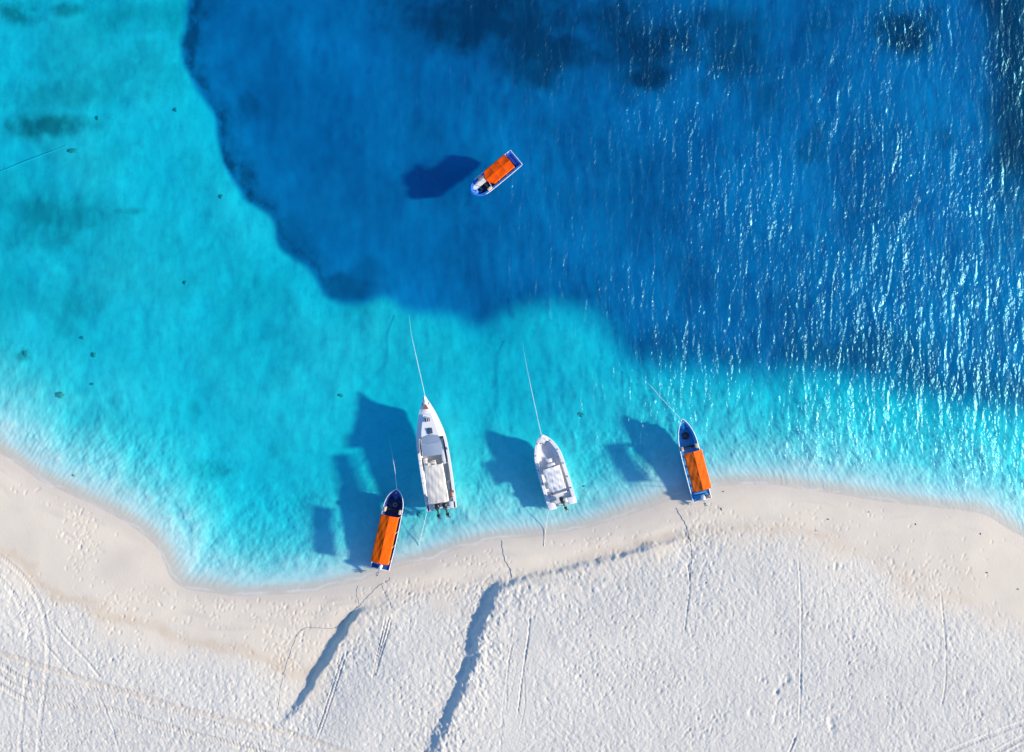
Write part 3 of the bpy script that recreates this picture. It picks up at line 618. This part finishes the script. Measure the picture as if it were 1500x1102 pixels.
# ------------------------------------------------------------------ small white centre-console boat
c, L, rz = place((824.2, 741), (793, 637), 0, 0.7)
small = empty('motor_boat', (c.x, c.y, 0), rz)
tag(small, 'small white open motor boat with white canvas top and one black outboard', 'boat', 'boats moored off the beach')
H = Hull(L, 2.62, [(0, 1.0), (.3, 1.0), (.55, .985), (.72, .92), (.84, .71), (.93, .45), (.975, .22), (1, .03)], 0.62, 0.95, 0.28, 0.26, 0.86)
H.shell('hull', M['white'], small); H.rim('rub_rail', M['liner'], small, 0.028)
H.floor('cockpit_floor', M['liner'], small, 0.16, 0.90, 0.24)
H.cover('foredeck', M['white'], small, 0.90, 0.99, 0.05)
H.floor('motor_well', M['liner'], small, 0.004, 0.158, 0.36)
for s_ in (-1, 1):
    mb = MB(); mb.box((s_ * .95, -L / 2 + .22, .60), (.72, .66, .10), 0, .03); mb.build('swim_platform', M['white'], small)
    mb = MB(); g_ = [[(s_ * (H.hw(t) - H.gw(t) - .02 - q * .36), H.y(t), .52) for q in (0, 1)] for t in (.66, .72, .78, .84, .88)]; mb.sheet(g_, .26); mb.build('bow_bench', M['white'], small)
    for t in (.2, .36, .55, .75, .9):
        mb = MB(); mb.box((s_ * (H.hw(t) - .12), H.y(t), H.zs(t) + .035), (.06, .12, .05), 0, .01); mb.build('cleat', M['dark'], small)
    mb = MB(); pts = [(s_ * (H.hw(t) - .10), H.y(t), H.zs(t) + .22) for t in (.60, .7, .8, .88, .94)]; mb.tube(pts, .014)
    for p in pts: post(mb, (p[0], p[1], p[2] - .22), p, .011)
    mb.build('bow_rail', M['steel'], small)
mb = MB(); mb.box((.05, H.y(.475), .72), (.86, .60, .95), 0, .06, .86); mb.box((.05, H.y(.56), .46), (.74, .44, .42), 0, .05); mb.build('console', M['white'], small)
mb = MB(); mb.box((.05, H.y(.555), 1.22), (.84, .10, .22), 0, .02, 1, R(-25)); mb.build('windscreen', M['tanfloor'], small)
mb = MB(); mb.box((.05, H.y(.63), .48), (.42, .38, .10), 0, .04); mb.build('bow_cushion', M['white'], small)
mb = MB(); mb.box((.05, H.y(.27), .50), (.95, .45, .50), 0, .06); mb.build('helm_bench', M['cream'], small)
mb = MB(); mb.box((0, H.y(.165), .42), (1.5, .12, .42), 0, .03); mb.build('transom', M['white'], small)
flat_canopy(small, H.y(.235), H.y(.555), .74, .80, 1.42, M['whitecanvas'], 9, .08)
for yy in (H.y(.26), H.y(.53)):
    mb = MB(); mb.tube([(-.80, yy, .30), (-.76, yy, 1.32), (-.4, yy, 1.38), (0, yy, 1.39), (.4, yy, 1.38), (.76, yy, 1.32), (.80, yy, .30)], .02); mb.build('canopy_hoop', M['steel'], small)
mb = MB(); mb.tube([(.78, H.y(.24), 1.37), (.80, H.y(.55), 1.37)], .02); mb.build('canopy_bar', M['wood'], small)
mb = MB(); mb.tube([(-.78, H.y(.24), 1.37), (-.80, H.y(.55), 1.37)], .02); mb.build('canopy_bar', M['steel'], small)
mb = MB(); mb.tube([(-.62, H.y(.20), .45), (-.50, H.y(.19), .66), (-.62, H.y(.18), .44)], .06); mb.build('fuel_hose', M['wood'], small)
outboard(small, .12, -L / 2 + .28, .80, M['black'], 1.05, 62, R(8))
mb = MB(); mb.box((.42, -L / 2 + .42, .80), (.30, .42, .16), .1, .05); mb.build('fuel_tank', M['white'], small)

# ------------------------------------------------------------------ orange-topped wooden boats
def orange_boat(stern, bow, beam, cov, label, hullm, inm, rimm, motor, tab, cw=0.92, cz=(1.82, 2.01), ztop=(.62, .98), seed=1, z=0.0, nose=0.0, roff=0.0, stern_deck=True, hgt=0.75, gun=.075, bowrim=None, canv='orange'):
    c, L, rz = place(stern, bow, 0, hgt)
    root = empty('canopy_boat', (c.x, c.y, z), rz); tag(root, label, 'boat', 'boats moored off the beach')
    H = Hull(L, beam, tab, ztop[0], ztop[1], .20, gun, .82)
    H.shell('hull', hullm, root); H.rim('gunwale_strip', rimm, root, .034, 0, -.012) if not bowrim else None
    if bowrim:
        H.rim('bow_strip', bowrim, root, .05, .80, -.012, .012, False)
        mb = MB(); st = [(H.hw(t) + .012, H.y(t), H.zs(t) + .012) for t in H.ts if t <= .82]; mb.tube([(-a, b, c) for a, b, c in st[::-1]] + st, .03, 8); mb.build('gunwale_strip', rimm, root)
    H.floor('floor', inm, root, .05, .90, .20)
    if stern_deck: H.floor('stern_deck', inm if inm is not M['navyin'] else M['navy'], root, .006, .10, H.zs(0) - .05)
    y0, y1 = H.y(cov[0]), H.y(cov[1])
    cano, g_ = gable(root, y0, y1, beam / 2 * cw, cz[0], cz[1], M[canv], seed, nose, 4, roff)
    mb = MB()
    for f in (0.335, 0.665):
        i = int(f * 40); mb.tube([(p[0], p[1], p[2] + .004) for p in g_[i]], .010, 6)
    mb.tube([(g_[i][9][0], g_[i][9][1], g_[i][9][2] + .003) for i in range(41)], .010, 6)
    mb.build('seam', M['seam'], cano)
    for f in (0.02, 0.35, 0.65, 0.98):
        yy = y0 + (y1 - y0) * f; t = (yy / L) + .5; b = beam / 2 * cw * .97 * ((1 - nose * .9) if nose and f > .9 else 1); hx = H.hw(t) - .04
        mb = MB(); mb.tube([(-hx, yy, H.zs(t) - .02), (-b, yy, cz[0] - .05), (-b * .5, yy, (cz[0] + cz[1]) / 2 - .06), (roff, yy, cz[1] - .06), (b * .5, yy, (cz[0] + cz[1]) / 2 - .06), (b, yy, cz[0] - .05), (hx, yy, H.zs(t) - .02)], .02); mb.build('canopy_hoop', M['beige'], root)
    for t in (.16, .28, .40, .52):                           # thwarts under the cover
        mb = MB(); hx = H.hw(t) - .08; mb.box((0, H.y(t), .42), (2 * hx, .28, .05), 0, .015); mb.build('thwart', inm, root)
    t = cov[1] + .035; hx = H.hw(t) - .08
    mb = MB(); mb.box((0, H.y(t), .50), (2 * hx, .22, .06), 0, .015); mb.build('thwart', M['rubber'], root)
    for s_ in (-1, 1):
        mb = MB(); mb.box((s_ * (hx - .10), H.y(t) + .02, .78), (.20, .40, .50), 0, .02); mb.build('bow_seat', M['beige'], root)
    mb = MB()
    for t in (.80, .87, .93):
        pts = [(-(H.hw(t) - .08), H.y(t), H.zs(t) - .10), (-(H.hw(t) - .08) * .7, H.y(t), .26), (0, H.y(t), .225), ((H.hw(t) - .08) * .7, H.y(t), .26), (H.hw(t) - .08, H.y(t), H.zs(t) - .10)]
        mb.tube(pts, .025, 6)
    mb.build('frame_rib', inm, root)
    mb = MB(); t = .965; mb.box((0, H.y(t), H.zs(t) + .05), (.05, .05, .22), 0, .01); mb.build('mooring_post', rimm, root)
    if motor: outboard(root, motor[0], -L / 2 + .06, H.zs(0) + .16, motor[1], .82, 66, R(motor[2]), M['steel'] if motor[1] is M['white'] else None)
    return root, H, L
T1 = [(0, .96), (.3, 1.0), (.6, 1.0), (.75, .93), (.85, .74), (.92, .50), (.97, .24), (1, .03)]
T2 = [(0, .92), (.3, 1.0), (.6, 1.0), (.8, .96), (.88, .82), (.94, .58), (.98, .30), (1, .04)]
T3 = [(0, .98), (.3, 1.0), (.6, 1.0), (.78, .98), (.88, .84), (.95, .56), (.985, .30), (1, .06)]
bd_, HD, LD = orange_boat((1029, 733), (998.5, 614), 1.72, (.15, .615), 'sky blue boat with orange canopy, stern resting on the sand', M['blue'], M['bluein'], M['white'], (.10, M['white'], 4), T1, seed=2, z=.05, roff=-.02, cw=.98, canv='orangefade')
bc_, HC, LC = orange_boat((556, 834.5), (582, 717), 1.78, (.12, .70), 'navy blue boat with orange canopy moored beside the large white boat', M['navy'], M['navyin'], M['white'], (.0, M['white'], -14), T2, seed=5, roff=-.02)
be_, HE, LE = orange_boat((756.5, 230), (692, 284), 1.72, (.16, .68), 'bright blue boat with orange canopy floating alone over deep water', M['royal'], M['navyin'], M['white'], None, T3, seed=8, nose=.55, cw=.88, cz=(1.46, 1.56), ztop=(.60, .90), stern_deck=False, gun=.17, bowrim=M['royal'], canv='orangered')
HE.floor('stern_deck', M['royaldeck'], be_, .012, .10, .48)
mb = MB(); g_ = [[(x * max(.02, HE.hw(t) - .17), HE.y(t), .66) for x in (.12, .5, .92)] for t in (.67, .76, .82, .88, .93, .955)]; mb.sheet(g_, .05); mb.build('bow_bench', M['white'], be_)  # white panel paints the sunlit side of the bow interior, navy floor its shade
mb = MB(); mb.tube([(-.75, HE.y(.0) + .05, .86), (.75, HE.y(.0) + .05, .86)], .022); [post(mb, (x, HE.y(0) + .05, .60), (x, HE.y(0) + .05, .86), .016) for x in (-.75, 0, .75)]; mb.build('stern_rail', M['white'], be_)
mb = MB(); mb.box((0, HD.y(.045), HD.zs(0) + .03), (1.30, .34, .06), 0, .02); mb.build('stern_bench', M['blue'], bd_)

# things lying in the boats
def in_boat(root, x, y, z):
    mt = Matrix.Translation(root.location) @ Matrix.Rotation(root.rotation_euler.z, 4, 'Z'); return mt @ Vector((x, y, z))
def ring_mesh(mb, R0, r, n=36, m=12, c=(0, 0, 0)):
    mb.loft([[Vector((c[0] + (R0 + r * math.cos(b)) * math.cos(a), c[1] + (R0 + r * math.cos(b)) * math.sin(a), c[2] + r + r * math.sin(b))) for b in [2 * math.pi * j / m for j in range(m)]] for a in [2 * math.pi * i / n for i in range(n)]], cap=False, loop=True)
mb = MB(); ring_mesh(mb, .25, .10); o = mb.build('life_ring', M['ring']); o.location = in_boat(bd_, .02, HD.y(.785), .205); tag(o, 'dark red ring lying in the bow of the sky blue boat', 'life ring')
def coil(name, mat, loc, n, r0, r1, rr, label, cat):
    mb = MB(); pts = []
    for i in range(n * 14):
        a = 2 * math.pi * i / 14; r_ = r0 + (r1 - r0) * ((i / 14) % 3) / 3 + .01 * math.sin(3 * a); pts.append((r_ * math.cos(a), r_ * math.sin(a), rr + rr * 1.5 * (i // (14 * 3)) + .006 * math.sin(5 * a)))
    mb.tube(pts, rr, 6); o = mb.build(name, mat); o.location = loc; return tag(o, label, cat)
coil('rope_coil', M['darkrope'], in_boat(bd_, -.14, HD.y(.915), .205), 7, .07, .15, .022, 'dark coiled rope at the tip of the sky blue bow', 'rope')
coil('rope_coil', M['teal'], in_boat(be_, -.05, HE.y(.845), .205), 9, .12, .26, .022, 'pale teal coiled rope in the bow of the boat over deep water', 'rope')
coil('rope_coil', M['darkrope'], in_boat(bc_, .05, HC.y(.80), .205), 8, .10, .22, .025, 'dark coiled rope in the bow of the navy boat', 'rope')
mb = MB(); mb.box((0, 0, .13), (.30, .22, .24), 0, .05); mb.tube([(-.08, 0, .25), (-.06, 0, .31), (.06, 0, .31), (.08, 0, .25)], .018, 6); o = mb.build('fuel_canister', M['tank']); o.location = in_boat(bd_, .55, HD.y(.035), HD.zs(0) + .06); o.rotation_euler.z = bd_.rotation_euler.z; tag(o, 'small orange fuel canister on the stern of the sky blue boat', 'canister')
mb = MB(); mb.loft([[Vector((math.cos(a) * r_, y, math.sin(a) * r_)) for a in [2 * math.pi * i / 12 for i in range(12)]] for y, r_ in [(-.26, .03), (-.22, .10), (0, .115), (.22, .10), (.26, .03)]]); o = mb.build('fender', M['fender']); o.location = in_boat(bc_, HC.hw(.72) + .12, HC.y(.715), .50); o.rotation_euler = (R(90), 0, 0); tag(o, 'blue cylinder fender hanging at the side of the navy boat', 'fender')

# ------------------------------------------------------------------ ropes
def rope(pts, mat, r, label, name='mooring_rope', sub=6):
    q = [Vector(p) for p in pts]; arr = np.array([tuple(p) for p in q]); sm = catmull(arr, sub) if len(arr) > 2 else np.array([arr[0] + (arr[1] - arr[0]) * i / 12 - np.array([0, 0, .15 * math.sin(math.pi * i / 12)]) for i in range(13)])
    mb = MB(); mb.tube([tuple(p) for p in sm], r, 6); return tag(mb.build(name, mat), label, 'rope')
def W3(px, py, z):
    k = 1 - z / CAM_H; x, y = P(px, py); return (x * k, y * k, z)
rope([W3(622.5, 580, 1.25), W3(612, 533, .12), W3(603, 492, -.12), W3(599, 462, -.6)], M['rope'], .020, 'white anchor rope running out from the bow of the large white boat')
rope([W3(793, 638, .95), W3(781, 583, .1), W3(770, 530, -.2), W3(765, 500, -.7)], M['rope'], .018, 'white anchor rope running out from the bow of the small white boat')
rope([W3(997, 614, .98), W3(972, 587, .4), W3(950, 563, -.1), W3(925, 545, -.8)], M['rope'], .020, 'thin pale anchor rope running out from the bow of the sky blue boat')
rope([W3(581.5, 718, .95), W3(579.5, 700, .6), W3(578, 686, .2), W3(570, 640, -.8)], M['rope'], .022, 'pale anchor rope running out from the bow of the navy boat')
rope([W3(625, 752, .75), W3(617, 785, .15), W3(610, 812, -.25), (*P(605, 829), gz(605, 829) + .02)], M['rope'], .020, 'pale stern rope from the large white boat to the beach')
rope([W3(803.5, 748, .55), W3(800, 770, .12), (*P(798, 785), gz(798, 785) + .03), (*P(797, 800), gz(797, 800) + .02)], M['rope'], .018, 'pale stern rope from the small white boat to the beach')
rope([(*P(-40, 256), -1.0), (*P(0, 243), -.95), (*P(45, 226), -.9), (*P(88, 209), gz(88, 209) + .05)], M['rope'], .022, 'pale rope lying under the turquoise water at the left edge', sub=8)
def sand_rope(pts, label, r=.024):
    q = catmull(pts, 10); out = []
    for i, (px, py) in enumerate(q):
        px += .5 * math.sin(i * .9); out.append((*P(px, py), gz(px, py) + r * .35))
    return rope(out, M['darkrope'], r, label, 'beach_rope', 2)
sand_rope([(735, 792), (737, 808), (741, 822), (748, 834), (750, 848)], 'dark rope crossing the damp sand down to the top of the larger sand ridge')
sand_rope([(990, 744), (998, 758), (1004, 768), (1008, 782), (1011, 796), (1012, 815), (1008, 850), (1003, 880)], 'dark rope lying on the sand below the sky blue boat')
sand_rope([(571, 846), (570, 850), (556, 857), (545, 868), (535, 878), (528, 886), (516, 896), (504, 908), (495, 917), (486, 920), (466, 919), (450, 919), (438, 927), (430, 945), (420, 975), (414, 1000), (409, 1045)], 'long dark rope winding up the beach from the stern of the navy boat', .018)
sand_rope([(524, 858), (523, 870), (527, 884)], 'short dark rope at the waterline beside the long winding rope', .016)
sand_rope([(559, 856), (565, 868), (572, 880), (575, 890)], 'short dark rope running down the damp sand from the navy boat stern', .018)

# ------------------------------------------------------------------ rocks, weed lumps and debris
def lump(name, px, py, rx, ry, h, seed, mat, label, cat, group, n=3):
    b = bmesh.new(); rr = random.Random(seed)
    mb = MB()
    for k in range(n):
        b = bmesh.new(); bmesh.ops.create_icosphere(b, subdivisions=3, radius=1.0)
        ox, oy = rr.uniform(-.5, .5) * rx, rr.uniform(-.5, .5) * ry; s_ = rr.uniform(.5, .85); ph = [rr.uniform(0, 6) for _ in range(6)]
        for v in b.verts:
            d = 1 + .22 * math.sin(5 * v.co.x + ph[0]) * math.sin(5 * v.co.y + ph[1]) + .14 * math.sin(11 * v.co.y + ph[2]) * math.sin(9 * v.co.z + ph[3]) + .08 * math.sin(19 * v.co.x + ph[4])
            v.co = Vector((ox + v.co.x * rx * s_ * d, oy + v.co.y * ry * s_ * d, v.co.z * h * d * s_))
        mb.bm(b)
    o = mb.build(name, mat, None, 60); o.location = (*P(px, py), gz(px, py) + h * .15); return tag(o, label, cat, group)
G1 = 'dark coral lumps under the turquoise water'
for i, (px, py, a, b_, lab) in enumerate([
    (30, 517, .34, .30, 'dark coral lump by the left edge, above the pale shallows'), (128, 519, .26, .24, 'round dark coral lump right of the left edge lump'),
    (82, 580, .48, .42, 'broad greenish coral lump in the pale shallows on the left'), (127, 563, .18, .14, 'small coral lump just above the broad greenish one'),
    (262, 412, .22, .16, 'small coral lump in open turquoise water left of the deep edge'), (94, 215, .60, .22, 'long dark lump at the end of the underwater rope'),
    (110, 494, .24, .18, 'faint coral lump above the round dark one'),
    (108, 697, .16, .12, 'tiny coral lump close to the sandy shallows on the left'), (495, 580, .26, .16, 'dim coral lump left of the large white boat shadow'),
    (614, 756, .28, .26, 'dark lump beside the stern rope of the large white boat'), (856, 713, .10, .10, 'tiny dark stone right of the small white boat'),
    (852, 608, .26, .24, 'faint lump between the two bow ropes of the small and sky blue boats'), (133, 167, .20, .18, 'coral lump on the upper left shelf'), (249, 155, .16, .20, 'coral lump near the dark drop-off at upper left'), (318, 284, .18, .18, 'coral lump on the shelf beside the lower dark drop-off')]):
    lump('coral_head', px, py, a, b_, .10, 100 + i, M['coral'], lab, 'coral', G1)
G2 = 'brown debris on the damp sand'
for i, (px, py, a, b_, lab) in enumerate([
    (1213, 760, .14, .07, 'largest brown debris piece on the damp sand'), (1194, 777, .08, .07, 'small round brown debris piece below the largest one'),
    (1059, 720, .10, .05, 'brown debris piece near the waterline right of the sky blue boat'), (1056, 746, .04, .16, 'thin upright brown twig on the sand right of the white outboard'),
    (1435, 781, .04, .12, 'thin brown twig on the sand by the right-hand cape'), (1443, 838, .10, .06, 'brown debris piece on the sand at far right'), (1489, 862, .08, .06, 'brown debris piece by the right edge'),
    (1272, 750, .07, .05, 'brown debris piece right of the largest one'), (1340, 768, .05, .12, 'brown stick on the damp sand left of the right-hand cape')]):
    lump('beach_debris', px, py, a, b_, .05, 200 + i, M['drift'], lab, 'debris', G2, 2)
